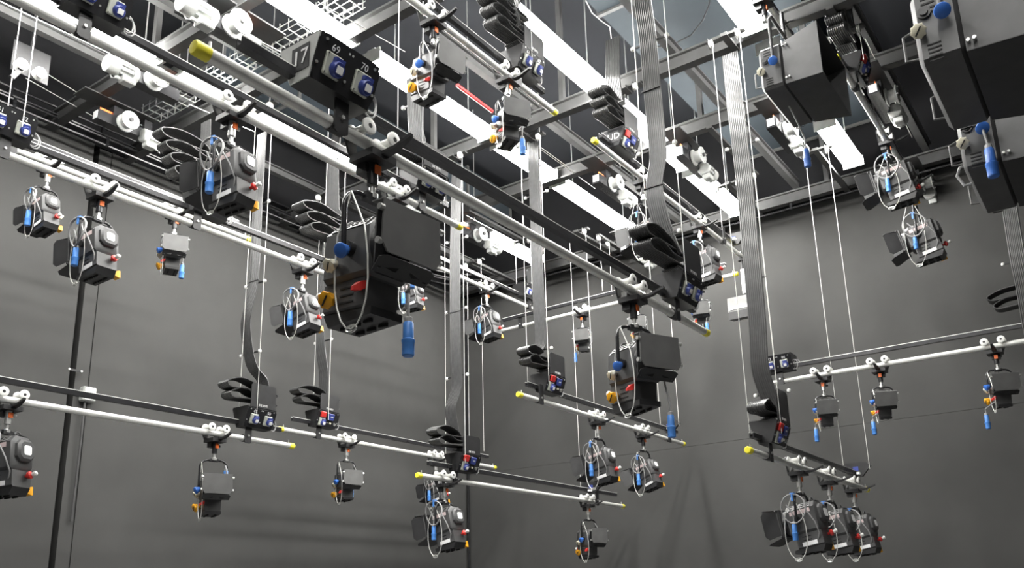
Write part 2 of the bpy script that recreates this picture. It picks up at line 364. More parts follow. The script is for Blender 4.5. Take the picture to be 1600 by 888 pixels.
# ------------------------------------------------------------------ trolleys
def trolley(key, px, label, levers=True, flip=1):
    p, dv, L, ang, bt = BARS[key]; q = onbar(key, px)
    t = thing('pipe_trolley', label, 'trolley', q, ang, 'trolleys riding on the lighting bars')
    for sx in (-1, 1):
        wo = ob('wheel', cm('wheel', lambda b: b.lathe((0, -.052, 0), (0, 1, 0), [(0, .011), (0, .030), (.003, .034), (.011, .034), (.016, .026), (.03, .016), (.074, .016), (.088, .026), (.093, .034), (.101, .034), (.104, .030), (.104, .011)], 20), WHITE), t, T(sx*.068, 0, .043))
        ob('axle', cm('axle', lambda b: b.cyl((0, -.0525, 0), (0, .0535, 0), .0105, 10), BLACK), wo)
    ob('carriage', cm('carriage', lambda b: (b.prism([(-.10, .06), (-.08, .075), (-.045, .06), (-.03, -.02), (-.05, -.055), (.05, -.055), (.03, -.02), (.045, .06), (.08, .075), (.10, .06), (.10, .035), (.055, -.07), (-.055, -.07), (-.10, .035)], .056, .066, 'y'), b.box((0, .0, -.06), (.13, .125, .03)), b.box((0, .03, -.09), (.07, .05, .05))), BLACK, False), t)
    if levers:
        ob('lever', cm('lever', lambda b: b.loft([[V((x, y, z)) for x, z in ((xc-wd, zc-.007), (xc+wd, zc-.007), (xc+wd, zc+.007), (xc-wd, zc+.007))] for y, xc, zc, wd in ((-.02, 0, -.058, .022), (-.12, .005, -.045, .016), (-.20, .0, -.02, .009))]), BLACK), t)
    ob('brake', cm('brake', lambda b: (b.cyl((0, .0, -.07), (0, .0, -.165), .022, 14), b.cyl((.03, .0, -.1), (.05, 0, -.1), .01, 8)), STAIN if random.random() < .5 else BLACKG), t)
    ob('brake_tag', cm('brake_tag', lambda b: b.box((.004, -.025, -.105), (.03, .006, .035)), ORANGE, False), t)
    ob('spigot', cm('spigot', lambda b: (b.cyl((0, 0, -.165), (0, 0, -.20), .012, 10), b.lathe((0, 0, -.20), (0, 0, -1), [(0, .018), (.004, .024), (.022, .024), (.026, .016)], 14)), STAIN), t)
    return q

# ------------------------------------------------------------------ fresnel lamps
def octo(y, z0, z1, ct, cb, k=0.0):
    return [(-y+k+cb, z0+k), (y-k-cb, z0+k), (y-k, z0+k+cb), (y-k, z1-k-ct), (y-k-ct, z1-k), (-y+k+ct, z1-k), (-y+k, z1-k-ct), (-y+k, z0+k+cb)]
def f_housing(b):
    rings = [(-.13, .012), (-.118, 0), (.075, 0), (.085, .008)]
    b.loft([[V((x, y, z)) for y, z in octo(.078, -.09, .10, .036, .016, k)] for x, k in rings])
def f_rearcap(b):
    b.loft([[V((x, y, z)) for y, z in octo(w_, c-w_*1.0, c+w_*1.0, w_*.42, w_*.42)] for x, w_, c in ((-.128, .06, .015), (-.146, .058, .015), (-.158, .046, .015))])
def f_rearlabel(b): b.loft([[V((x, y, z)) for y, z in octo(.026, -.011, .041, .008, .008)] for x in (-.157, -.161)])
def f_lower(b):
    b.prism([(-.066, -.09), (.066, -.09), (.066, -.172), (.058, -.18), (-.058, -.18), (-.066, -.172)], -.122, .055)
def f_tray(b):
    b.add([V(q) for q in ((-.125, -.062, -.181), (-.125, .062, -.181), (-.10, .062, -.222), (-.10, -.062, -.222), (.085, -.062, -.205), (.085, .062, -.205), (.085, .062, -.181), (.085, -.062, -.181))], [(0, 1, 2, 3), (3, 2, 5, 4), (4, 5, 6, 7), (7, 6, 1, 0), (0, 3, 4, 7), (1, 6, 5, 2)])
def f_slots(b):
    for i in range(3):
        for j in range(2): b.box((-.06+i*.05, -.03+j*.06, -.2245+(.017*(i*.05+.04)/.185)), (.034, .008, .012))
    for s in (-1, 1):
        for i in range(3): b.box((-.02+0*i, s*.0665, -.112-i*.022), (.06, .003, .005))
def f_toppanel(b, s):
    b.box((-.02, s*.062, .0835), (.15, .044, .004), MX.Rotation(s*math.radians(-45), 3, 'X'))
def f_topslots(b):
    for s in (-1, 1):
        r = MX.Rotation(s*math.radians(-45), 3, 'X')
        for i in range(4):
            for j in range(2): b.box((-.075+i*.037, s*(.062+(j-.5)*.013), .0862-(j-.5)*.013), (.026, .006, .0045), r)
    b.box((-.118, 0, .1005), (.012, .07, .003))
def f_ring(b):
    b.cyl((.085, 0, .005), (.118, 0, .005), .083, 24)
    b.prism([(-.09, -.085), (.09, -.085), (.09, .095), (-.09, .095)], .112, .122)
def f_lens(b): b.lathe((.122, 0, .005), (1, 0, 0), [(0, .075), (.004, .07), (.012, .035), (.014, .001)], 20)
def flap(b, hinge, ang, wd, ln, side, off=0.0, ch=.022, tk=.003):
    """a barn door: trapezium plate hinged on the frame. side: 0 top 1 bottom 2 left 3 right"""
    c, s_ = math.cos(ang), math.sin(ang)
    pts = [(-wd/2, 0), (wd/2, 0), (wd/2+ch, ln*.80), (wd/2+ch-.022, ln), (-wd/2-ch+.022, ln), (-wd/2-ch, ln*.80)]
    out = []
    for k in (0, tk):
        ring = []
        for u, l in pts:
            f = .124+off+l*c-k*s_; o = hinge+l*s_+k*c
            ring.append(V((f, u, .005+o)) if side == 0 else V((f, u, .005-o)) if side == 1 else V((f, o, .005+u)) if side == 2 else V((f, -o, .005+u)))
        out.append(ring)
    b.loft(out)
def f_hinges(b):
    for s in (-1, 1):
        b.cyl((.128, -.08, .005+s*.09), (.128, .08, .005+s*.09), .005, 6); b.cyl((.128, s*.09, -.07), (.128, s*.09, .08), .005, 6)
        for y in (-.09, .09): b.cyl((.13, y, .005+s*.085), (.14, y, .005+s*.085), .008, 8)
def bell(b, p, a, s=1.0, lobes=True):
    p, a = V(p), V(a).normalized(); t = a.orthogonal().normalized(); u = a.cross(t); n = 24; rings = []
    for h, r, l in ((0, .012, 0), (.004, .018, 0), (.012, .021, 0), (.034, .028, .05), (.044, .032, .09), (.05, .031, .09), (.053, .027, .05)):
        rings.append([p+a*h*s+(t*math.cos(2*math.pi*i/n)+u*math.sin(2*math.pi*i/n))*r*s*(1+(l*math.cos(8*2*math.pi*i/n) if lobes else 0)) for i in range(n)])
    b.loft(rings)
KS = [1.0]
def f_slot(b, p, a, s=1.0):
    p, a = V(p), V(a).normalized(); t = a.orthogonal().normalized(); u = a.cross(t)
    c = p+a*.053*s; rot = MX((t, u, a)).transposed()
    b.box(c, (.044*s, .006*s, .004*s), rot)
KN = V((.18, -.9, -.42))
def f_knobs_blue(b): bell(b, (.0, -.092, -.004), KN, .82*KS[0], False)
def f_knobs_white(b): bell(b, (-.062, -.082, -.03), KN+V((-.1, 0, -.2)), .78*KS[0])
def f_white_slot(b): f_slot(b, (-.062, -.082, -.03), KN+V((-.1, 0, -.2)), .78*KS[0])
def f_knobs_amber(b): bell(b, (-.075, -.068, -.135), KN, .95*KS[0])
def f_amber_slot(b): f_slot(b, (-.075, -.068, -.135), KN, .95*KS[0])
def f_red_lever(b): b.loft([[V((.05+dx*k, -.066-h, -.115-h*.5+dz_*k)) for dx, dz_ in ((-1, -1), (1, -1), (1, 1), (-1, 1))] for h, k in ((0, .012), (.018, .014), (.03, .009), (.04, .006))])
def f_red_rear(b): b.lathe((-.122, -.03, -.118), (-1, -.15, .15), [(0, .008), (.012, .010), (.016, .020), (.03, .021), (.036, .012)], 12)
def f_white_rear(b): b.lathe((-.158, -.036, -.113), (-1, -.3, .3), [(0, .010), (.02, .014), (.026, .01)], 10)
def f_amber_low(b): b.loft([[V((-.09+dx*k, -.068-h, -.19+dz_*k)) for dx, dz_ in ((-1, -1), (1, -1), (1, 1), (-1, 1))] for h, k in ((0, .016), (.02, .024), (.03, .022))])
def f_side_sticker(b): b.box((-.03, .0672, -.158), (.10, .002, .026))
def f_side_strip(b): b.box((-.02, .0788, .048), (.14, .002, .026))
def f_pivot(b, s): b.cyl((0, s*.078, 0), (0, s*.096, 0), .022, 14)
def f_eye(b):
    n = 10; b.tube([(-.09, .02*math.cos(2*math.pi*i/n), .112+.016*math.sin(2*math.pi*i/n)) for i in range(n)], .005, 6, True)
def plug_mesh(b):
    b.lathe((0, 0, .01), (0, 0, -1), [(0, .008), (.004, .013), (.018, .0135)], 12)
def plug_body(b):
    b.lathe((0, 0, -.008), (0, 0, -1), [(0, .014), (.004, .0165), (.055, .0175), (.058, .0215), (.066, .0215), (.07, .0195), (.108, .0195), (.112, .016)], 14)
def coil(b, r, cx, cz, y, turns=2.2, rr=.0045):
    n = int(18*turns); random.seed(int(r*1e4)+int(cx*1e3))
    b.tube([(cx+r*(1-.06*(i/n))*math.sin(2*math.pi*i/18), y+.012*math.sin(i*.7)+.01*i/n, cz+r*1.1*math.cos(2*math.pi*i/18)) for i in range(n+1)], rr, 6)

LAMPS = []
def lamp(key, tpx, piv_y, s, yaw, tilt, kind, label, plug=None, coilon=True, group='fresnel lamps hanging from the bars', tr_label=None, doors=None, safety=True, px=None, knobs=True):
    q = trolley(key, tpx, tr_label or ('trolley of '+' '.join(label.replace(',', '').split()[:14])))
    top = q-V((0, 0, .222))
    zp = atH(px or pxl(q)[0], piv_y, hd(q)).z
    drop = max(.14*s, top.z-zp)
    ya = math.radians(yaw)
    t = thing('fresnel_spotlight', label, 'lamp', top, ya, group)
    B = T(0, 0, -drop) @ Ry(math.radians(tilt)) @ S(s)
    def P(name, fn, m, par=t, mx=B, key=None, smooth=True): return ob(name, cm(key or fn.__name__, fn, m, smooth), par, mx)
    I = MX.Identity(4)
    h = P('housing', f_housing, HOUSE)
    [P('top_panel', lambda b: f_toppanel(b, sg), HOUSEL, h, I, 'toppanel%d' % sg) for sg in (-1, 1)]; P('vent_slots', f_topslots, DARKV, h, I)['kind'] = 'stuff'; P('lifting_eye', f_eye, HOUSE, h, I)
    rc = P('rear_cap', f_rearcap, HOUSE); P('rear_label', f_rearlabel, LABEL, rc, I)
    lb = P('control_box', f_lower, HOUSE); P('vent_slots', f_slots, DARKV, lb, I)['kind'] = 'stuff'
    P('sticker', f_side_sticker, LABEL, lb, I); P('sticker', f_side_strip, PINK, h, I)
    P('base_tray', f_tray, BLACK)
    fr = P('front_frame', f_ring, BLACK); P('lens', f_lens, GLASS, fr, I); P('hinges', f_hinges, STEEL, fr, I)['kind'] = 'stuff'
    if doors is None: doors = 'open' if kind == 'rear' else 'shut'
    if doors == 'shut':
        spec = [(0, .104, -math.radians(87), .225, .158, .040, .006, .006), (1, .098, -math.radians(44), .21, .060, .0, .004, .003), (2, .104, -math.radians(80), .16, .09, .008, .012, .003), (3, .104, -math.radians(80), .16, .09, .008, .012, .003), (4, .104, 0, .235, .045, 0, 0, .004)]
    else:
        spec = [(0, .088, math.radians(8), .17, .11, 0, .016, .003), (1, .088, math.radians(14), .17, .12, 0, .016, .003), (2, .088, math.radians(20), .15, .11, 0, .016, .003), (3, .088, math.radians(16), .15, .11, 0, .016, .003)]
    for sd, hg, an, wd, ln, off, ch, tk in spec:
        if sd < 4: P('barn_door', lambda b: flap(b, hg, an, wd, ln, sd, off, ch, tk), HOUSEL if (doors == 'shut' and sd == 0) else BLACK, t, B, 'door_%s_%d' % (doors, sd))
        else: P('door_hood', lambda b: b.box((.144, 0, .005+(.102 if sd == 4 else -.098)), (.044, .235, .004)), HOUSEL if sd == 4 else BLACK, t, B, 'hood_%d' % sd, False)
    if doors == 'shut':
        for sg in (-1, 1):
            P('door_hinge', lambda b: [b.cyl((.166, sg*.112, z), (.166, sg*.128, z), .010, 8) for z in (-.02, .08)], STAIN, t, B, 'dh%d' % sg)['kind'] = 'stuff'
    # yoke: built for this drop
    y = .108*s; z0 = -drop; r = min(.06*s, drop*.4); zt = -.012
    pts = [(0, -y, z0)]
    hk = min(drop, .24*s+.02)
    zt = z0+hk
    for a in range(0, 7): aa = a*math.pi/12; pts.append((0, -y+r-r*math.cos(aa), zt-r+r*math.sin(aa)))
    for a in range(6, -1, -1): aa = a*math.pi/12; pts.append((0, y-r+r*math.cos(aa), zt-r+r*math.sin(aa)))
    pts.append((0, y, z0))
    b = MB(); b.tube(pts, .0085*s, 10); ob('yoke', b.mesh('yoke', BLACKG), t)
    b = MB(); b.box((0, 0, zt), (.03*s, .07*s, .022*s)); b.cyl((0, 0, min(zt, 0)), (0, 0, .02), .010, 10); ob('hanger', b.mesh('hanger', BLACK), t)
    for sg in (-1, 1): P('pivot', lambda b: f_pivot(b, sg), BLACK, key='pivot%d' % sg)
    KS[0] = round(min(1.15, 1.1/s), 2); kk = '_%.2f' % KS[0]
    if knobs:
        P('tilt_knob', f_knobs_blue, BLUE, key='kb'+kk)
        k = P('pan_knob', f_knobs_white, CREAM, key='kw'+kk); P('knob_slot', f_white_slot, BLACK, k, I, 'kws'+kk)
        if kind != 'rear':
            k = P('focus_knob', f_knobs_amber, AMB, key='ka'+kk); P('knob_slot', f_amber_slot, BLACK, k, I, 'kas'+kk)
        else: P('focus_knob', f_amber_low, AMB)
    P('lock_lever', f_red_lever, RED)
    k = P('rear_knob', f_red_rear, RED); P('knob_tip', f_white_rear, WHITE, k, I)
    # power flex and blue plug
    if plug is None: plug = (.02, .105, -.02) if kind == 'rear' else (.10, .06, -.20)
    pp = V(plug)*s+V((0, 0, -drop))
    pl = ob('plug', cm('plug_body', plug_body, BLUEL), t, T(*pp) @ S(1.12))
    ob('plug_collar', cm('plug_collar', plug_mesh, GREYC), pl, I)
    if coilon and kind == 'rear':
        b = MB(); coil(b, .085*s, .01*s, -drop+.07*s, .112*s, 2.3, .0042*max(s, 1)); 
        b.tube([(.06*s, .11*s, -drop+.10*s), (.03*s, .115*s, -drop+.06*s), pp+V((0, 0, .04*s)), pp], .0045*max(s, 1), 6)
        b.tube([(-.07*s, .115*s, -drop+.06*s), (-.12*s, .11*s, -drop-.02*s), (-.13*s, .08*s, -drop-.09*s), (-.11*s, .062*s, -drop-.13*s)], .0045*max(s, 1), 6)
        ob('power_flex', b.mesh('power_flex', GREYC), t)
        ob('cable_tie', cm('cable_tie', lambda b: (b.box((0, 0, 0), (.03, .022, .016)), b.box((.0, .012, -.02), (.012, .008, .05))), BLUEL, False), t, T(.01*s, .108*s, -drop+.165*s) @ S(s))
    else:
        b = MB(); b.tube([(0, .09*s, -.03), (.05*s, .11*s, -drop*.6), (.06*s, .10*s, -drop-.05*s), pp+V((0, 0, .05*s)), pp], .0045*max(s, 1), 6)
        b.tube([(0, .09*s, -.03), (-.06*s, .12*s, -drop*.5), (-.1*s, .11*s, -drop-.06*s), (-.08*s, .066*s, -drop-.12*s)], .0045*max(s, 1), 6)
        ob('power_flex', b.mesh('power_flex', GREYC), t)
    if safety:
        b = MB(); n = 14; yy = -.10*s if kind != 'rear' else .10*s
        b.tube([(-.11*s*math.cos(math.pi*i/n)*math.sin(math.pi*i/n)**.4+.02*s, yy*(1-.12*math.sin(math.pi*i/n)), -.02-(drop+.235*s)*math.sin(math.pi*i/n)**.8) for i in range(n+1)], .0028*max(s, .9), 5)
        sc = ob('safety_cable', b.mesh('safety_cable', WIRE), t)
        ob('carabiner', cm('carabiner', lambda b: b.tube([(.022*math.cos(2*math.pi*i/12), 0, .010*math.sin(2*math.pi*i/12)) for i in range(12)], .0035, 6, True), STAIN), sc, T(.02*s, yy*.88, -.02-(drop+.235*s)) @ S(s))
    LAMPS.append(t)
    return t
exec_later = []

# rear views (pointing at the side wall): we see their backs and cable side
lamp('bar3b', 77, 330, .92, 92, 12, 'rear', 'small grey lamp seen from behind, first on the rear bar by the wall', px=66)
lamp('bar3', 158, 388, 1.08, 93, 8, 'rear', 'grey lamp with square white rear label on the front bar by the dark wall gap')
lamp('bar2', 364, 272, 1.04, 97, 6, 'rear', 'grey lamp with coiled cable hanging before the single-socket box')
lamp('bar3', 474, 486, 1.0, 95, 14, 'rear', 'grey lamp with square white label hanging behind the low ribbon cable')
lamp('b670', 641, 458, .95, 100, 8, 'rear', 'small grey lamp seen from behind, peeping out under the biggest lamp')
lamp('b37', 16, 712, 1.22, 112, 6, 'rear', 'dark lamp cut by the picture edge, seen from behind with amber knob')
# knob-side views with barn doors shut
lamp('bar3b', 275, 392, .9, -116, 4, 'front', 'grey lamp with shut pale barn doors between the two wall bars', plug=(.05, .09, -.14))
lamp('main', 583, 402, 1.25, -93, 4, 'front', 'biggest lamp with blue, cream and amber knobs under the nearest bar', plug=(.16, .0, -.235), px=560)
lamp('main', 988, 572, 1.2, -114, 2, 'front', 'large black lamp with amber knob under the far end of the nearest bar', plug=(.13, .07, -.25), px=982)
lamp('top', 677, 108, 1.02, -97, 8, 'front', 'pale grey lamp with amber knob hanging before the fluorescent row', plug=(.1, -.03, .05))
lamp('top', 793, 188, .9, -120, 4, 'front', 'pale grey lamp with square front plate beside the yellow bar end', plug=(.1, .07, -.2))
lamp('bar2', 618, 372, 1.0, -95, 4, 'front', 'lamp mostly hidden behind the biggest lamp, its coiled cable showing')
lamp('b37', 337, 764, 1.0, -112, 3, 'front', 'black lamp with amber knob under the socket box along the side wall', plug=(.0, .10, .16))
lamp('b436', 542, 752, .98, -106, 3, 'front', 'black lamp with amber knob on the bar close to the side wall', plug=(-.05, .1, -.05))
lamp('b652', 918, 842, 1.05, -108, 3, 'front', 'black lamp with red knobs alone at the far end of the lowest bar', plug=(.0, .11, .05))
# barn doors to one side, stickered side to us
lamp('b436', 681, 764, .95, 88, 12, 'rear', 'dark lamp half hidden above the cable-looped lamp in the corner', doors='open')
lamp('b652', 695, 818, 1.2, 88, 12, 'rear', 'lamp with pale cable loops under the yellow end of the lowest bar')
lamp('b810', 933, 722, 1.12, 86, 12, 'rear', 'lamp with blue plug and white stickers, first under the drooping ribbon')
lamp('b810', 1004, 738, 1.03, 84, 20, 'rear', 'smaller lamp with blue plug, second under the drooping ribbon')
lamp('b1168', 1246, 814, 1.2, 85, 10, 'rear', 'first of three lamps side by side, its black barn doors fully seen')
lamp('b1168', 1293, 822, 1.16, 85, 10, 'rear', 'middle of three lamps side by side with coiled cables')
lamp('b1168', 1332, 828, 1.1, 85, 10, 'rear', 'last of three lamps side by side, its red rear knob clear of the others')
lamp('b670', 760, 505, 1.08, 86, 12, 'rear', 'lamp on the far high bar, in the dark wall corner')
lamp('b927', 1092, 410, 1.15, 86, 8, 'rear', 'lamp with blue plug just behind the big black socket box shield')
lamp('b927', 1003, 366, 1.05, 86, 8, 'rear', 'lamp with blue plug partly hidden by the wide ribbon cable')
lamp('b1306', 1385, 282, 1.25, 92, 10, 'rear', 'upper lamp on the steep bar with blue plug and round cable loops')
lamp('b1306', 1423, 372, 1.3, 90, 12, 'rear', 'lower lamp on the steep bar, hanging clear against the end wall')
# small lamps on the end-wall bars, facing us with barn doors shut
lamp('rb', 1284, 634, .86, 202, 16, 'front', 'small lamp on the end-wall bar, first from the socket box', plug=(-.05, -.13, -.22))
lamp('rb', 1373, 616, .86, 202, 18, 'front', 'small lamp on the end-wall bar, middle one of three', plug=(-.05, -.13, -.22))
lamp('rb', 1553, 590, .96, 202, 14, 'front', 'small lamp on the end-wall bar, last one near the picture edge', plug=(-.05, -.15, -.26))
lamp('rw2', 909, 522, .9, 200, 14, 'front', 'small lamp on the high crosswise bar, alone between thin wires', plug=(-.05, -.13, -.20))
lamp('rw2', 995, 502, .9, 200, 14, 'front', 'small lamp on the high crosswise bar, behind the yoke of the large black lamp')
lamp('rw2', 1093, 480, .92, 196, 14, 'front', 'small lamp on the crosswise bar under the cut end of the nearest bar')

# ------------------------------------------------------------------ softlights
def soft(loc, yaw, s, label, plug=False, plugpt=None):
    loc = V(loc); W = .66*s
    t = thing('softlight', label, 'softlight', loc, yaw, 'black softlights')
    h2 = .165*s; D = .17*s; H = .26*s
    def bx(b): b.cbox((-D/2, 0, 0), (D, W, 2*h2), .018*s)
    b = MB(); bx(b); hb = ob('head', b.mesh('head', HOUSE), t)
    b = MB()
    for s2 in (-1, 1):
        for i in range(5): b.box((-D*.62, s2*(W/2+.001), h2*.85-i*.022*s), (.05*s, .003, .008*s)); b.box((-D*.62, s2*(W/2+.001), -h2*.55-i*.018*s), (.05*s, .003, .006*s))
    ob('vent_slots', b.mesh('vent_slots', DARKV), hb)['kind'] = 'stuff'
    # hood: four plates with real thickness
    k = .004
    def plate(pts, m, nm):
        b = MB(); p = [V(q) for q in pts]; n = (p[1]-p[0]).cross(p[2]-p[0]).normalized()*k
        b.loft([p, [q+n for q in p]]); ob(nm, b.mesh(nm, m, False), t)
    fl = .045*s
    a = (W/2-.01*s); c = W/2+.02*s
    lo, up = -h2*.98, h2*.98
    plate([(0, -a, lo), (0, a, lo), (H, c, lo-.03*s), (H, -c, lo-.03*s)], BLACK, 'hood_plate')
    plate([(0, -a, up), (0, a, up), (H, c, up+.05*s), (H, -c, up+.05*s)], BLACK, 'hood_plate')
    plate([(0, -a, lo), (0, -a, up), (H, -c, up+.05*s), (H, -c, lo-.03*s)], HOUSE, 'hood_plate')
    plate([(0, a, lo), (0, a, up), (H, c, up+.05*s), (H, c, lo-.03*s)], HOUSE, 'hood_plate')
    b = MB(); n = 9
    b.loft([[V((.02*s+.12*s*(abs(i/(n-1)*2-1)**2), y, lo*.9+i*(up-lo)*.9/(n-1))) for i in range(n)] + [V((.012*s+.12*s*(abs(i/(n-1)*2-1)**2), y, lo*.9+i*(up-lo)*.9/(n-1))) for i in range(n-1, -1, -1)] for y in (-a*.96, a*.96)])
    ob('reflector', b.mesh('reflector', FOIL), t)
    b = MB()
    for s2 in (-1, 1):
        for z in (lo*.8, up*.8): b.cyl((.012*s, s2*a, z), (.012*s, s2*(a+.022*s), z), .007*s, 8); b.cyl((.035*s, s2*a, z), (.035*s, s2*(a+.026*s), z), .007*s, 8)
    ob('hood_bolts', b.mesh('hood_bolts', STAIN), t)['kind'] = 'stuff'
    b = MB(); b.tube([(-D*.95, -W/2+.05*s, .03*s), (-D-.05*s, -W/2+.05*s, .01*s), (-D-.05*s, -W/2+.05*s, -.1*s), (-D*.95, -W/2+.05*s, -.11*s)], .006*s, 8); ob('handle', b.mesh('handle', HOUSEL), t); b = MB()
    b.tube([(-D*.95, W/2-.05*s, .03*s), (-D-.05*s, W/2-.05*s, .01*s), (-D-.05*s, W/2-.05*s, -.1*s), (-D*.95, W/2-.05*s, -.11*s)], .006*s, 8)
    ob('handle', b.mesh('handle', HOUSEL), t)
    y = -W/2
    b = MB(); b.cyl((-D*.72, y, .055*s), (-D*.72, y-.012*s, .055*s), .026*s, 18); b.cyl((-D*.72, y-.012*s, .055*s), (-D*.72, y-.02*s, .055*s), .016*s, 14); ob('switch_boss', b.mesh('switch_boss', BLACK), t)
    b = MB(); bell(b, (-D*.35, y-.018*s, .03*s), (.15, -.8, -.55), 1.0*s, False); ob('tilt_knob', b.mesh('tilt_knob', BLUE), t)
    b = MB(); bell(b, (-D*.85, y-.005*s, -.012*s), (-.1, -.8, -.6), .95*s); kn = ob('pan_knob', b.mesh('pan_knob', CREAM), t)
    b = MB(); f_slot(b, (-D*.85, y-.005*s, -.012*s), (-.1, -.8, -.6), .95*s); ob('knob_slot', b.mesh('knob_slot', BLACK), kn)
    yk = W/2+.022*s; zt = .42*s
    b = MB(); b.tube([(-D*.35, -yk, .02*s), (-D*.35, -yk, zt-.06*s), (-D*.35, -yk+.06*s, zt), (-D*.35, yk-.06*s, zt), (-D*.35, yk, zt-.06*s), (-D*.35, yk, .02*s)], .012*s, 10)
    b.cyl((-D*.35, 0, zt-.01), (-D*.35, 0, zt+.05), .015, 10)
    ob('yoke', b.mesh('yoke', HOUSE), t)
    if plug:
        pl = ob('plug', cm('plug_body', plug_body, BLUE), t, T(-D*.25, -W/2-.055*s, -.10*s) @ S(1.35))
        ob('plug_collar', cm('plug_collar', plug_mesh, GREYC), pl, MX.Identity(4))
        b = MB(); b.tube([(-D*.35, -yk, .3*s), (-D*.4, -yk-.03*s, .1*s), (-D*.3, -yk-.03*s, -.02*s), (-D*.25, -W/2-.055*s, -.10*s)], .007, 6)
        b.tube([(-D*.9, -W/2+.1*s, -.09*s), (-D*1.15, -W/2+.1*s, -.1*s), (-D*1.25, -W/2+.1*s, -.14*s), (-D*1.1, -W/2+.1*s, -.2*s), (-D*.9, -W/2+.1*s, -.2*s)], .008, 6)
        ob('power_flex', b.mesh('power_flex', GREYC), t)
    if plugpt is not None:
        lp = MX.Rotation(-yaw, 3, 'Z') @ (plugpt-loc)
        pl = ob('plug', cm('plug_body', plug_body, BLUED2), t, T(*lp) @ S(1.25))
        ob('plug_collar', cm('plug_collar', plug_mesh, GREYC), pl, MX.Identity(4))
        b = MB(); b.tube([(-D*.5, -W/2+.3*s, -h2*.9), (-D*.4, lp.y*.6-W*.1, -h2-.05), (lp.x, lp.y, lp.z+.09), (lp.x, lp.y, lp.z)], .007, 6); ob('power_flex', b.mesh('power_flex', GREYC), t)
    return t, zt
def soft_at(px, py, d, label, barkey, tl, s=1.0, plug=False, plugpt=None):
    p = atD(px, py, d)
    # the pixel is the near end of the head (knob end); shift to its centre
    c = V((p.x+.33*s, p.y-.085*s, p.z))
    bp = BARS[barkey][0]
    t, zt = soft(c, -math.pi/2, s, label, plug, plugpt)
    q = solve(BARS[barkey][0], V((1, 0, 0)), pxl(V((c.x, bp.y, bp.z)))[0])
    trolley(barkey, pxl(q)[0], tl)
    # drop rod between trolley and yoke
    b = MB(); b.cyl((-.17*s*.35, 0, zt+.03), (-.17*s*.35+((bp.y-c.y))*-1 if False else -.17*s*.35, 0, max(zt+.06, bp.z-.2-c.z)), .014, 10); ob('drop_rod', b.mesh('drop_rod', BLACKG), t)
for nm, Y0 in (('bsoft', None), ('bnear', None)): pass
pS = atD(1205, 105, 6.2)
_ = BARS['bsoft'][4]
soft_at(1205, 104, 6.2, 'black softlight with blue and cream knobs under the white-wheeled trolley', 'bsoft', 'trolley clamp with large white wheels above the far black softlight', plugpt=atD(1259, 232, 6.45))
soft_at(1463, 34, 3.5, 'nearest black softlight at the picture corner, with pale wire handle', 'bnear', 'trolley clamp over the nearest softlight')
soft_at(1527, 212, 4.35, 'black softlight with a large blue plug hanging from it', 'bnear', 'trolley clamp over the softlight with the hanging plug', plug=True)

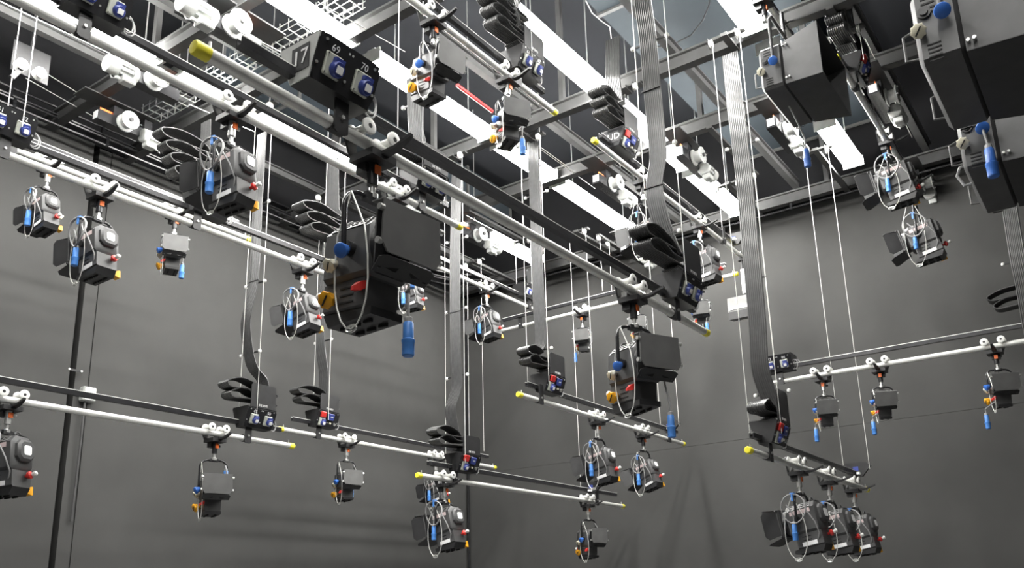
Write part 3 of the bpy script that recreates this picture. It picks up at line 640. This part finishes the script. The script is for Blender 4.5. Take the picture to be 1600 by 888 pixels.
# ------------------------------------------------------------------ socket boxes
def txt(parent, s, size, m, mx, name='number'):
    return ob(name, text_mesh(s, size, m), parent, mx)
SB_W = .29
def box_prof(): return [(-.115, .165), (-.055, .0), (.045, .0), (.105, .165)]
FA = math.atan2(.06, .165)
def front_mx(u, v): # point on slanted front: u along bar, v up the slope from bottom
    L = math.hypot(.06, .165)
    n = V((0, -.165, -.06)).normalized(); upv = V((0, -.06, .165)).normalized()
    o = V((u, -.055, 0))+upv*v+n*.001
    xa = V((1, 0, 0)); return MX(((xa.x, upv.x, n.x, o.x), (xa.y, upv.y, n.y, o.y), (xa.z, upv.z, n.z, o.z), (0, 0, 0, 1)))
def socket_box(key, px, label, nums=('', ''), end=None, shield=False, style='blue', one=False, s=1.0, loops=None, name='DE SISTI', shield_h=.17):
    p, dv, L, ang, bt = BARS[key]; q = onbar(key, px)
    side = 1 if abs(dv.x) > .5 else 1
    t = thing('socket_box', label, 'socket box', q+V((0, 0, .092)), ang, 'socket boxes on the bars')
    rot = MX.Identity(4)
    def P(nm, key_, fn, m, par=t, mx=None, smooth=False): return ob(nm, cm(key_, fn, m, smooth), par, (mx if mx is not None else rot))
    P('housing', 'sb_house', lambda b: b.prism(box_prof(), -SB_W/2, SB_W/2), BLACK)
    c = .03; Ls = math.hypot(.06, .165)
    P('front_plate', 'sb_front', lambda b: b.loft([[V((u, v, z)) for u, v in ((-.135, 0), (.135, 0), (.15, .05), (.15, .15), (.12, .176), (-.12, .176), (-.15, .15), (-.15, .05))] for z in (0, .005)]), BLACKG, t, front_mx(0, 0))
    for (u, v) in ((-.138, .06), (.138, .06), (-.12, .155), (.12, .155), (0, .05)):
        P('screw', 'sb_screw', lambda b: b.cyl((0, 0, .004), (0, 0, .009), .006, 8), STAIN, t, front_mx(u, v))
    for u in (-.008, .008): P('vent_hole', 'sb_hole', lambda b: b.cyl((0, 0, .004), (0, 0, .0065), .005, 8), LGREY, t, front_mx(u, .152))
    def socket(u, v):
        so = P('socket', 'sb_sock', lambda b: b.cbox((0, 0, .011), (.080, .086, .014), .005), SOCK, t, front_mx(u, v))
        P('socket_lid', 'sb_lid', lambda b: (b.lathe((.012, -.008, .016), (.1, -.12, 1), [(0, .030), (.018, .030), (.024, .026)], 20), b.box((.012, .022, .026), (.042, .016, .024))), BLUED, so, MX.Identity(4), True)
        P('socket_window', 'sb_win', lambda b: b.cbox((.014, -.012, .042), (.03, .028, .004), .001), LABEL, so, MX.Identity(4))
        for a in (-1, 1):
            for b2 in (-1, 1): P('screw', 'sb_ss', lambda b: b.cyl((0, 0, 0), (0, 0, .003), .003, 6), STEEL, so, T(a*.033, b2*.035, .018))
    if style == 'blue':
        us = (-.072, .072) if not one else (-.085,)
        for i, u in enumerate(us):
            socket(u, .075)
            if nums[i]: txt(t, nums[i], .038, LABEL, front_mx(u+.0, .139) @ T(0, 0, .0055))
    else:
        socket(-.078, .052)
        P('red_socket', 'sb_red', lambda b: b.cbox((0, 0, .014), (.07, .06, .02), .005), RED, t, front_mx(-.078, .13))
        P('blue_socket', 'sb_blu', lambda b: (b.cbox((0, 0, .013), (.075, .07, .016), .005)), BLUED, t, front_mx(.035, .115))
        txt(t, 'ON', .02, LABEL, front_mx(.035, .115) @ T(0, 0, .022), 'lettering')
        P('toggle', 'sb_tog', lambda b: b.cyl((0, 0, .004), (0, 0, .02), .009, 10), CREAM, t, front_mx(.04, .05))
        P('data_socket', 'sb_dat', lambda b: b.cyl((0, 0, .004), (0, 0, .016), .015, 14), STAIN, t, front_mx(.105, .045))
    if end:
        ep = P('end_plate', 'sb_end', lambda b: b.prism([(-.113, .163), (-.056, .002), (.044, .002), (.103, .163)], -SB_W/2-.006, -SB_W/2), LGREY if end[1] else BLACKG)
        npl = P('number_plate', 'sb_np', lambda b: b.box((-SB_W/2-.0075, -.013, .088), (.003, .092, .10)), BLACK, ep, MX.Identity(4))
        m4 = MX(((0, 0, -1, -SB_W/2-.0095), (-1, 0, 0, -.013), (0, 1, 0, .088), (0, 0, 0, 1)))
        txt(npl, end[0], .085, LABEL, m4)
    if shield:
        sh = P('cable_shield', 'sb_sh%.2f' % shield_h, lambda b: b.loft([[V((u, yy, z)) for u, z in ((-.13, .15), (.13, .15), (.13, .15+shield_h), (.115, .17+shield_h), (-.115, .17+shield_h), (-.13, .15+shield_h))] for yy in (-.118, -.113)]), BLACK)
        txt(sh, name, .026, LABEL, MX(((1, 0, 0, 0), (0, 0, -1, -.1185), (0, 1, 0, .185), (0, 0, 0, 1))), 'lettering')
    P('basket', 'sb_bask', lambda b: (b.box((0, .10, .17), (.28, .006, .02)), b.box((-.14, 0, .168), (.006, .2, .016)), b.box((.14, 0, .168), (.006, .2, .016))), BLACK)
    # small flex loops at the end
    fl = MB()
    for k in range(2):
        n = 12; fl.tube([(.16+.035*math.sin(2*math.pi*i/n)+.02*k, -.05+.02*k, .05-.0*k+.05*math.cos(2*math.pi*i/n)) for i in range(n)], .004, 5, True)
    ob('flex_loop', fl.mesh('flex_loop', GREYC), t)
    return t
socket_box('main', 513, 'large black socket box with grey end plate marked 17, sockets 69 and 70', ('69', '70'), ('17', True))
socket_box('main', 1062, 'black socket box with tall shield at the far end of the nearest bar', ('', ''), None, True, shield_h=.22)
socket_box('bar2', 138, 'black socket box with number 36 over a socket, cut by the picture top', ('35', '36'))
socket_box('bar2', 662, 'socket box with plain grey shield behind the nearest bar', ('', ''), None, True)
socket_box('bar3', 0, 'socket box with number 52 at the picture edge near the side wall', ('51', '52'))
socket_box('bar3', 320, 'socket box with one small socket, behind the lamp with coiled cable', ('44', ''), None, True, one=True, shield_h=.1)
socket_box('b37', 395, 'socket box with tall black shield and two white sockets by the side wall', ('49', '50'), None, True, shield_h=.2)
socket_box('b436', 502, 'small red and blue socket box nearest the side wall', style='red', shield=True)
socket_box('b652', 723, 'red and blue socket box in the dark wall corner', style='red', shield=True)
socket_box('b810', 857, 'red and blue socket box under the drooping ribbon cable', style='red', shield=True, shield_h=.2)
socket_box('b1168', 1207, 'red and blue socket box above the three lamps', style='red', shield=True, shield_h=.24)
socket_box('b927', 972, 'red and blue socket box with glossy folded cable, high by the fluorescent row', style='red', shield=True, end=('UD', False), shield_h=.2)
socket_box('top', 817, 'socket box with pale shield before the brightest fluorescent row', ('61', '62'), None, True)
socket_box('rb', 1222, 'socket box with two white sockets on the end-wall bar', ('83', '84'))
socket_box('b1306', 1338, 'red and white socket box on the steep high bar', style='red', shield=True)
socket_box('b670', 822, 'dim socket box with two sockets at the end of the far high bar', ('', ''), None, True)
socket_box('bar3', 540, 'socket box behind the biggest lamp, with three folded cable loops', ('45', '46'))

# ------------------------------------------------------------------ ribbon cables
def ribbon_mesh(nm, pts, wd, wdir=V((0, 1, 0)), n=9, th=.0065):
    vs, m = [], len(pts); rings = []
    for i in range(m):
        d = (pts[min(i+1, m-1)]-pts[max(i-1, 0)]).normalized(); nn = d.cross(wdir).normalized()
        ring = []
        for k in range(2*n+1): ring.append(pts[i]+wdir*(wd*(k/(2*n)-.5))+nn*(th if k % 2 else th*.45))
        for k in range(2*n, -1, -1): ring.append(pts[i]+wdir*(wd*(k/(2*n)-.5))-nn*(th if k % 2 else th*.45))
        rings.append(ring)
    b = MB(); b.loft(rings); return b.mesh(nm, RIB)
RIB = mat('ribbon_rubber', (0.042, 0.042, 0.042), 0.30, noise=0.2, scale=25)
def smooth(pts, k=6):
    out = []
    for i in range(len(pts)-1):
        p0, p1, p2, p3 = pts[max(i-1, 0)], pts[i], pts[i+1], pts[min(i+2, len(pts)-1)]
        for j in range(k):
            t = j/k; out.append(.5*((2*p1)+(p2-p0)*t+(2*p0-5*p1+4*p2-p3)*t*t+(3*p1-p0-3*p2+p3)*t**3))
    return out+[pts[-1]]
def flat_cable(key, bpx, pix, label, wd=.125, ties=(), loops=3, loop_len=.26, top=None, h=None, spread=(), side=-1, loop_h=.085, ldrop=0.0, wdir=None):
    q = onbar(key, bpx); h = h or hd(q); dv = BARS[key][1]
    lw = V((0, 1, 0)) if abs(dv.x) > .5 else V((1, 0, 0)); wdir = wdir or lw
    pts = [atH(x, y, h) for x, y in pix]
    t = thing('ribbon_cable', label, 'cable', q+V((0, 0, .30)))
    o = q+V((0, 0, .30))
    sp = smooth(pts)
    ob('ribbon', ribbon_mesh('ribbon', [p-o for p in sp], wd, wdir), t)
    # folded loops lying in the basket
    a = []
    z = .06+loop_h*(loops-1)
    e = sp[-1]-o
    a.append(e)
    for k in range(loops):
        Lk = (loop_len+.11)*(1-.10*k); r = loop_h*.42
        dr = ldrop*k
        a += [dv*(side*.05)+V((0, 0, z+.02)), dv*(side*(Lk*.6))+V((0, 0, z+r*1.3+.01-dr)), dv*(side*Lk)+V((0, 0, z+.2*r-dr)), dv*(side*(Lk*.92))+V((0, 0, z-r*1.1-dr)), dv*(side*Lk*.5)+V((0, 0, z-r*.9)), dv*(-side*.10)+V((0, 0, z-r*.7)), dv*(-side*.15)+V((0, 0, z-r*1.3))]
        z -= loop_h
    a.append(V((0, 0, z+loop_h*.4)))
    ob('folded_loop', ribbon_mesh('folded_loop', smooth(a, 5), wd, lw), t)
    for x, y in ties:
        p = atH(x, y, h)-o
        ob('cable_tie', cm('ribbon_tie', lambda b: b.box((0, 0, 0), (.02, .14, .008)), BLACK, False), t, T(*p))
    for x, y in spread:
        p = atH(x, y, h)-o
        s = ob('spreader', cm('spreader', lambda b: b.box((.02, 0, 0), (.008, .26, .014)), BLACK, False), t, T(*p))
        for u in (-1, 1): ob('clip_ball', cm('clip_ball', lambda b: b.lathe((0, 0, -.016), (0, 0, 1), [(0, .004), (.004, .013), (.016, .017), (.028, .013), (.032, .004)], 10), WHITE), s, T(.02, u*.13, 0))
    return q
def hoist_pair(key, bpx, label, x_off=0.0, ztop=None, sep=.12, z0=.16, r=.0030, px2=None):
    q = onbar(key, bpx); dv = BARS[key][1]; wv = V((0, 1, 0)) if abs(dv.x) > .5 else V((1, 0, 0))
    zt = ztop or (ZG-.025)
    for s in (-1, 1):
        o = single('hoist_wire', lambda b: b.cyl((0, 0, 0), (0, 0, zt-q.z-z0), r, 6), WIRE, label.replace('one of two wires', 'room-side wire' if s < 0 else 'wall-side wire'), 'wire', 'thin steel hoist wires', None, q+dv*x_off+wv*(s*sep)+V((0, 0, z0)))
    t = thing('pulley_block', 'pulley block for '+label.split('holding ')[-1], 'pulley', V((0, 0, zt-q.z))+q+dv*x_off, 0, 'pulley blocks under the grid')
    ob('bracket', cm('pb_%d' % (abs(dv.x) > .5), lambda b: (b.box((0, 0, .005), (.10, .05, .02) if False else ((.06, .34, .02) if abs(dv.x) > .5 else (.34, .06, .02))),), STEEL, False), t)
    bx = min((1.5, 3.65, 4.47, 6.53, 7.66, 9.9), key=lambda v: abs(v-(q+dv*x_off).x)); dxb = bx-(q+dv*x_off).x
    ob('beam_arm', MB().box((dxb/2, 0, .0), (abs(dxb)+.1, .06, .03)).mesh('beam_arm', STEEL, False), t)
    for s in (-1, 1):
        ob('sheave', cm('sheave', lambda b: b.lathe((0, -.012, 0), (0, 1, 0), [(0, .012), (0, .034), (.006, .034), (.012, .026), (.018, .034), (.024, .034), (.024, .012)], 16), WHITE), t, T(*(wv*(s*sep)+V((-.034, 0, -.035)))))
        ob('cheek_plate', cm('pcheek', lambda b: b.box((0, 0, 0), (.05, .004, .09)), STEEL, False), t, T(*(wv*(s*sep)+V((-.03, .02, -.03)))))

FCS = [
 ('main', 1052, [(1000, -60), (1004, 0), (1012, 60), (1019, 140), (1026, 215), (1028, 250), (1022, 290), (1028, 330), (1040, 370), (1052, 400)], 'widest ribbon cable, dropping to the far socket box of the nearest bar', .125, [(1017, 140), (1021, 292)], [(1013, 64), (1024, 230), (1030, 367)], 2, .3),
 ('b1168', 1209, [(1140, 84), (1147, 150), (1157, 230), (1165, 300), (1172, 380), (1176, 420), (1183, 500), (1187, 570), (1196, 605), (1212, 645)], 'ribbon cable falling along the end wall to the box over three lamps', .14, [(1152, 163), (1183, 435)], [(1158, 225), (1205, 614)], 1, .16),
 ('b810', 848, [(832, 205), (834, 260), (837, 330), (839, 400), (842, 480), (845, 520), (842, 545), (825, 558)], 'ribbon cable ending in a drooping lip over the corner lamps', .135, [(838, 262)], [(836, 303), (842, 547)], 2, .2),
 ('b652', 715, [(714, 258), (712, 330), (711, 400), (711, 480), (712, 560), (714, 600), (709, 622), (704, 640), (708, 670), (714, 690)], 'ribbon cable dropping into the dark wall corner', .135, [(711, 488)], [(712, 374), (711, 484), (712, 588)], 2, .26),
 ('b37', 400, [(410, 208), (406, 260), (402, 330), (399, 400), (395, 450), (386, 490), (384, 515), (389, 555), (396, 577), (410, 595), (413, 615)], 'ribbon cable kinking down the side wall to the box with two white sockets', .135, [(397, 440)], [(403, 319), (396, 443), (388, 552)], 2, .25),
 ('b436', 505, [(526, 200), (522, 260), (515, 330), (508, 420), (503, 480), (500, 530), (504, 570), (506, 590), (503, 640)], 'ribbon cable behind the biggest lamp, ending at the small wall box', .14, [], [(503, 533)], 2, .3),
 ('bar2', 652, [(646, 120), (647, 150), (648, 180), (650, 205), (655, 225)], 'short ribbon cable below the pale lamp with amber knob', .13, [], [(648, 158)], 1, .2),
 ('top', 800, [(805, -30), (803, 0), (800, 25), (803, 45)], 'ribbon cable folded in glossy loops beside the brightest fluorescent row', .13, [], [], 4, .26),
 ('b927', 966, [(958, 60), (957, 100), (958, 130), (962, 160)], 'glossy ribbon cable coiled in big loops above the red and blue box', .15, [], [], 3, .24),
 ('bar3', 318, [(322, 190), (321, 225), (320, 260)], 'ribbon cable with four narrow loops beside the coiled-cable lamp', .12, [], [], 4, .32),
 ('bar3', 528, [(520, 250), (520, 290), (521, 330)], 'ribbon cable with three broad loops poking out behind the biggest lamp', .15, [], [], 3, .36),
 ('b1306', 1326, [(1316, 0), (1318, 20), (1322, 45)], 'ribbon cable folded in two short loops over the steep bar', .14, [], [], 3, .16),
]
for key, bp, pix, lab, wd, ties, spr, lp, ll in FCS: flat_cable(key, bp, pix, lab, wd, ties, lp, ll, spread=spr)
flat_cable('rb', 1640, [(1574, 300), (1580, 340), (1590, 400), (1600, 450), (1612, 520)], 'ribbon cable hanging at the picture edge by the end wall', .13, [], 2, .3, spread=[(1592, 407)], side=-1, wdir=V((0.15, 0.98, 0)))
# hoist wires: two at each end of a bar
HW = [('main', 1048, 'one of two wires holding the far end of the nearest bar'),
 ('b1168', 1200, 'one of two wires holding the box over three lamps'), ('b1168', 1342, 'one of two wires holding the far tip of the three-lamp bar'),
 ('b927', 1148, 'one of two wires holding the far end of the high bar by the wide ribbon'), ('b927', 985, 'one of two wires holding the glossy-cable box'),
 ('b810', 842, 'one of two wires holding the drooping-ribbon box'), ('b810', 1048, 'one of two wires holding the far end of the two-lamp bar'),
 ('b652', 712, 'one of two wires holding the corner socket box'), ('b652', 922, 'one of two wires holding the far end of the lowest bar'),
 ('b436', 500, 'one of two wires holding the small wall-side box'), ('b436', 745, 'one of two wires holding the far end of the wall-side low bar'),
 ('b37', 385, 'one of two wires holding the two-white-socket box'), ('bar3', 15, 'one of two wires holding the box numbered 52'),
 ('bar2', 640, 'one of two wires holding the grey-shield box'), ('top', 812, 'one of two wires holding the pale-shield box'),
 ('bar3', 520, 'one of two wires holding the end of the front wall bar'), ('b670', 820, 'one of two wires holding the far high bar'),
 ('rb', 1208, 'one of two wires holding the end-wall bar near its box'), ('rw2', 950, 'one of two wires holding the crosswise bar'), ('b1306', 1330, 'one of two wires holding the steep bar')]
for key, px, lab in HW: hoist_pair(key, px, lab)
# rail-end heads
for key, px in (('b1168', 1345), ('b810', 1050), ('b927', 1152), ('b652', 928), ('b670', 835)):
    p, dv, L, ang, t = BARS[key]; q = onbar(key, px); x = (q-p).dot(dv)
    hdm = ob('rail_end_head', cm('rail_head', lambda b: b.prism([(-.14, .20), (-.10, .24), (.10, .24), (.14, .20), (.05, .10), (-.05, .10)], -.02, .02), BLACK, False), t, T(x, .02, 0))
    ob('blue_button', cm('blue_btn', lambda b: b.box((-.022, 0, .18), (.006, .05, .04)), BLUED, False), hdm, MX.Identity(4))
    ob('head_arm', cm('head_arm', lambda b: b.box((0, 0, .165), (.2, .01, .03)), BLACK, False), hdm, T(-.1, .1, 0))
    ob('white_stop', cm('white_stop', lambda b: b.box((0, 0, 0), (.05, .03, .02)), LABEL, False), hdm, T(-.13, -.05, .12))

# ------------------------------------------------------------------ winches under the grid
def winch(px, py, Y_off, label, flip=False, z=4.42, big=1.0):
    p = atZ(px, py, z)
    t = thing('hoist_winch', label, 'winch', p, 0, 'winches under the grid')
    s = T(0, 0, 0) @ S(big) if not flip else T(0, 0, 0) @ Rz(math.pi) @ S(big)
    def P(nm, k, fn, m, par=t, mx=None, sm=True): return ob(nm, cm(k, fn, m, sm), par, s if mx is None else mx)
    I = MX.Identity(4)
    bd = P('gear_body', 'w_body', lambda b: (b.box((.12, 0, -.01), (.62, .10, .10)), b.box((.0, 0, .09), (.10, .10, .1)), b.box((.3, 0, .09), (.08, .10, .1))), BLACKG, sm=False)
    P('label_plate', 'w_label', lambda b: b.box((-.1925, 0, -.005), (.004, .07, .075)), LABEL, bd, I, False)
    P('warning_tag', 'w_tag', lambda b: b.box((-.10, .02 if not flip else -.02, .055), (.13, .005, .045)), ORANGE, bd, I, False)
    sd = -1 if not flip else 1
    d = P('drum', 'w_drum%d' % flip, lambda b: (b.lathe((.06, sd*.05, 0), (0, sd, 0), [(0, .05), (.008, .085), (.02, .085), (.028, .06), (.09, .06), (.098, .088), (.11, .088), (.112, .02)], 20)), MOTOR)
    P('drum_stud', 'w_stud%d' % flip, lambda b: b.cyl((.06, sd*.16, 0), (.06, sd*.18, 0), .02, 10), STEEL, d, I)
    def studs(b, a): b.cyl((.06+.07*math.cos(a), sd*.16, .07*math.sin(a)), (.06+.07*math.cos(a), sd*.172, .07*math.sin(a)), .008, 6)
    for k in range(4): P('tie_bolt', 'w_bolt%d%d' % (flip, k), lambda b: studs(b, k*math.pi/2+.4), STAIN, d, I)
    m = P('motor', 'w_motor%d' % flip, lambda b: b.lathe((.22, sd*.085, -.055), (1, 0, 0), [(0, .06), (.01, .068), (.05, .068), (.052, .058), (.16, .058), (.162, .070), (.25, .070), (.262, .055), (.263, .01)], 22), MOTOR)
    for k in range(12):
        a = k*math.pi/6
        P('cooling_fin', 'w_fin%d%d' % (flip, k), lambda b: b.box((.326, sd*.085+.064*math.cos(a), -.055+.064*math.sin(a)), (.10, .005, .016), MX.Rotation(a-math.pi/2 if True else 0, 3, 'X')), MOTOR, m, I, False)
    P('terminal_box', 'w_term%d' % flip, lambda b: b.cbox((.30, sd*.10, -.142), (.11, .085, .055), .008), MOTOR, m, I, False)
    P('gland', 'w_gland%d' % flip, lambda b: b.cyl((.36, sd*.10, -.15), (.40, sd*.10, -.15), .012, 8), LGREY, m, I)
    P('mount_plate', 'w_mount', lambda b: b.box((.0, 0, .16), (.72, .20, .012)), STEEL, sm=False)
    P('limit_cable', 'w_cable%d' % flip, lambda b: b.tube([(.36, sd*.10, -.15), (.42, sd*.08, -.16), (.42, sd*.02, -.06), (.36, 0, .03), (.25, 0, .10)], .006, 6), GREYC)
    return t
winch(366, 54, 0, 'pale winch above the yellow end of the nearest bar', True, 4.42, 1.15)
winch(243, 136, 0, 'winch with finned motor seen past the bright high bar', True, 4.42, 1.05)
winch(180, 192, 0, 'overlit white winch with orange tag near the side wall')
winch(945, 288, 0, 'winch with orange tag and grey drum beside the fluorescent row')
winch(1072, 246, 0, 'winch with bright white box just past the widest ribbon cable')
winch(735, 368, 0, 'winch with orange tag over the dark corner, by the yellow bar end')
winch(1215, 203, 0, 'winch with white label under the black softlight')
winch(1372, 152, 0, 'winch with white label beside the steep bar')
winch(985, 392, 0, 'white winch just over the rail of the nearest bar')
winch(1432, 287, 0, 'winch with grey motor behind the upper lamp of the steep bar')
winch(600, 300, 0, 'winch half hidden behind the yoke of the biggest lamp')

# ------------------------------------------------------------------ level wires under the grid
HL = [((0, 2), (176, 86), 'entering at the picture corner above the bright high bar'), ((68, 112), (152, 164), 'upper one leading to the overlit white winch'), ((40, 122), (146, 182), 'lower one leading to the overlit white winch'),
 ((295, 163), (398, 206), 'ending at the ribbon cable beside the coiled-cable lamp'), ((497, 3), (633, 81), 'over the box marked 17'), ((406, 64), (446, 85), 'short upper one between pale winch and box 17'), ((395, 86), (447, 110), 'short lower one between pale winch and box 17'),
 ((248, 221), (300, 242), 'short one past the overlit white winch'), ((1352, 60), (1425, 215), 'beside the steep bar'), ((840, 230), (930, 295), 'leading to the winch with the grey drum'), ((560, 270), (690, 345), 'behind the yoke of the biggest lamp'), ((775, 180), (900, 270), 'beneath the lamp with the square front plate')]
for a, c, d in HL:
    p, q = atZ(*a, 4.59), atZ(*c, 4.59)
    single('haul_wire', lambda b: b.cyl((0, 0, 0), q-p, .0035, 6), WIRE, 'thin level steel wire '+d, 'wire', 'level haul wires under the grid', None, p)

# ------------------------------------------------------------------ odds and ends
t = thing('wall_box', 'small pale box fixed on the side wall above a low bar', 'wall box', atY(137, 617, YL-.04))
ob('box_body', cm('wb', lambda b: b.cbox((0, 0, 0), (.13, .08, .14), .008), LGREY, False), t); ob('box_lid', cm('wbl', lambda b: b.box((0, -.043, 0), (.11, .008, .12)), MOTOR, False), t)
ob('conduit', cm('wbc', lambda b: b.tube([(-.02, 0, -.07), (-.02, .0, -.4), (-.02, .02, -1.2)], .012, 8), STEEL), t)
t = thing('wall_bracket', 'tiny clip with two bright screws bridging the dark wall gap', 'clip', atY(117, 579, YL-.03))
ob('strap', cm('wkb', lambda b: b.box((0, 0, 0), (.13, .012, .02)), BLACK, False), t)
for s in (-1, 1): ob('screw', cm('wks', lambda b: b.cyl((0, -.006, 0), (0, -.016, 0), .01, 8), STAIN), t, T(s*.06, 0, 0))
# box light on a pole from the end of the high bar
p0, dv, L, ang, bt = BARS['b927']; q = p0+dv*(L-.03)
t = thing('box_light', 'grey box light with black hood hanging on a white pole by the long ribbon', 'lamp', q)
zb = atH(1162, 480, hd(q)).z-q.z
ob('clamp', cm('bl_cl', lambda b: (b.box((0, 0, -.01), (.05, .08, .09)), b.cyl((0, 0, -.05), (0, 0, -.1), .016, 8)), BLACK), t)
ob('pole', cm('bl_pole', lambda b: (b.cyl((0, 0, -.10), (0, 0, -.17), .018, 10)), BLACK), t)
ob('pole_sleeve', MB().cyl((0, 0, -.16), (0, 0, zb+.16), .027, 12).mesh('pole_sleeve', LABEL), t)
ob('pole_tip', MB().cyl((0, 0, zb+.17), (0, 0, zb+.05), .014, 10).mesh('pole_tip', BLACK), t)
ob('body', cm('bl_body', lambda b: b.prism([(-.06, -.05), (.06, -.05), (.06, .05), (.03, .075), (-.05, .075)], -.14, .14, 'y'), BOXG, False), t, T(0, 0, zb+.02) @ S(1.35))
ob('front_strip', cm('bl_strip', lambda b: b.box((-.062, 0, -.02), (.006, .26, .03)), LABEL, False), t, T(0, 0, zb+.02) @ S(1.35))
ob('hood', cm('bl_hood', lambda b: b.prism([(-.058, -.115), (.05, -.10), (.058, -.05), (-.058, -.05)], -.135, .135, 'y'), BLACK, False), t, T(0, 0, zb+.02) @ S(1.35))
a, c = atZ(753, 143, 4.3), atZ(768, 173, 4.3)
p, q = atZ(714, 133, 4.58), atZ(769, 174, 4.58)
single('red_conduit', lambda b: b.cyl((0, 0, 0), q-p, .018, 8), REDT, 'red tube behind the pale lamp with amber knob', 'tube', None, None, p)
# pulley cluster and white sheaves at the picture edge
t = thing('diverter_pulley', 'overlit pulley pair with black lever at the picture edge', 'pulley', atZ(50, 110, 4.35))
for x, m in ((-.09, WHITE), (.06, WHITE)):
    ob('sheave', cm('dv_sh', lambda b: b.lathe((0, -.03, 0), (0, 1, 0), [(0, .02), (0, .05), (.02, .035), (.04, .035), (.06, .05), (.06, .02)], 16), WHITE), t, T(x, 0, 0))
ob('lever', cm('dv_lv', lambda b: b.box((-.1, 0, -.06), (.04, .03, .2), MX.Rotation(.5, 3, 'Y')), BLACK, False), t)
ob('post', cm('dv_po', lambda b: b.box((0, .05, 1.05), (.03, .02, 1.8)), BLACK, False), t)
ob('plate', cm('dv_pl', lambda b: b.box((0, .04, .09), (.3, .01, .28)), BLACK, False), t)
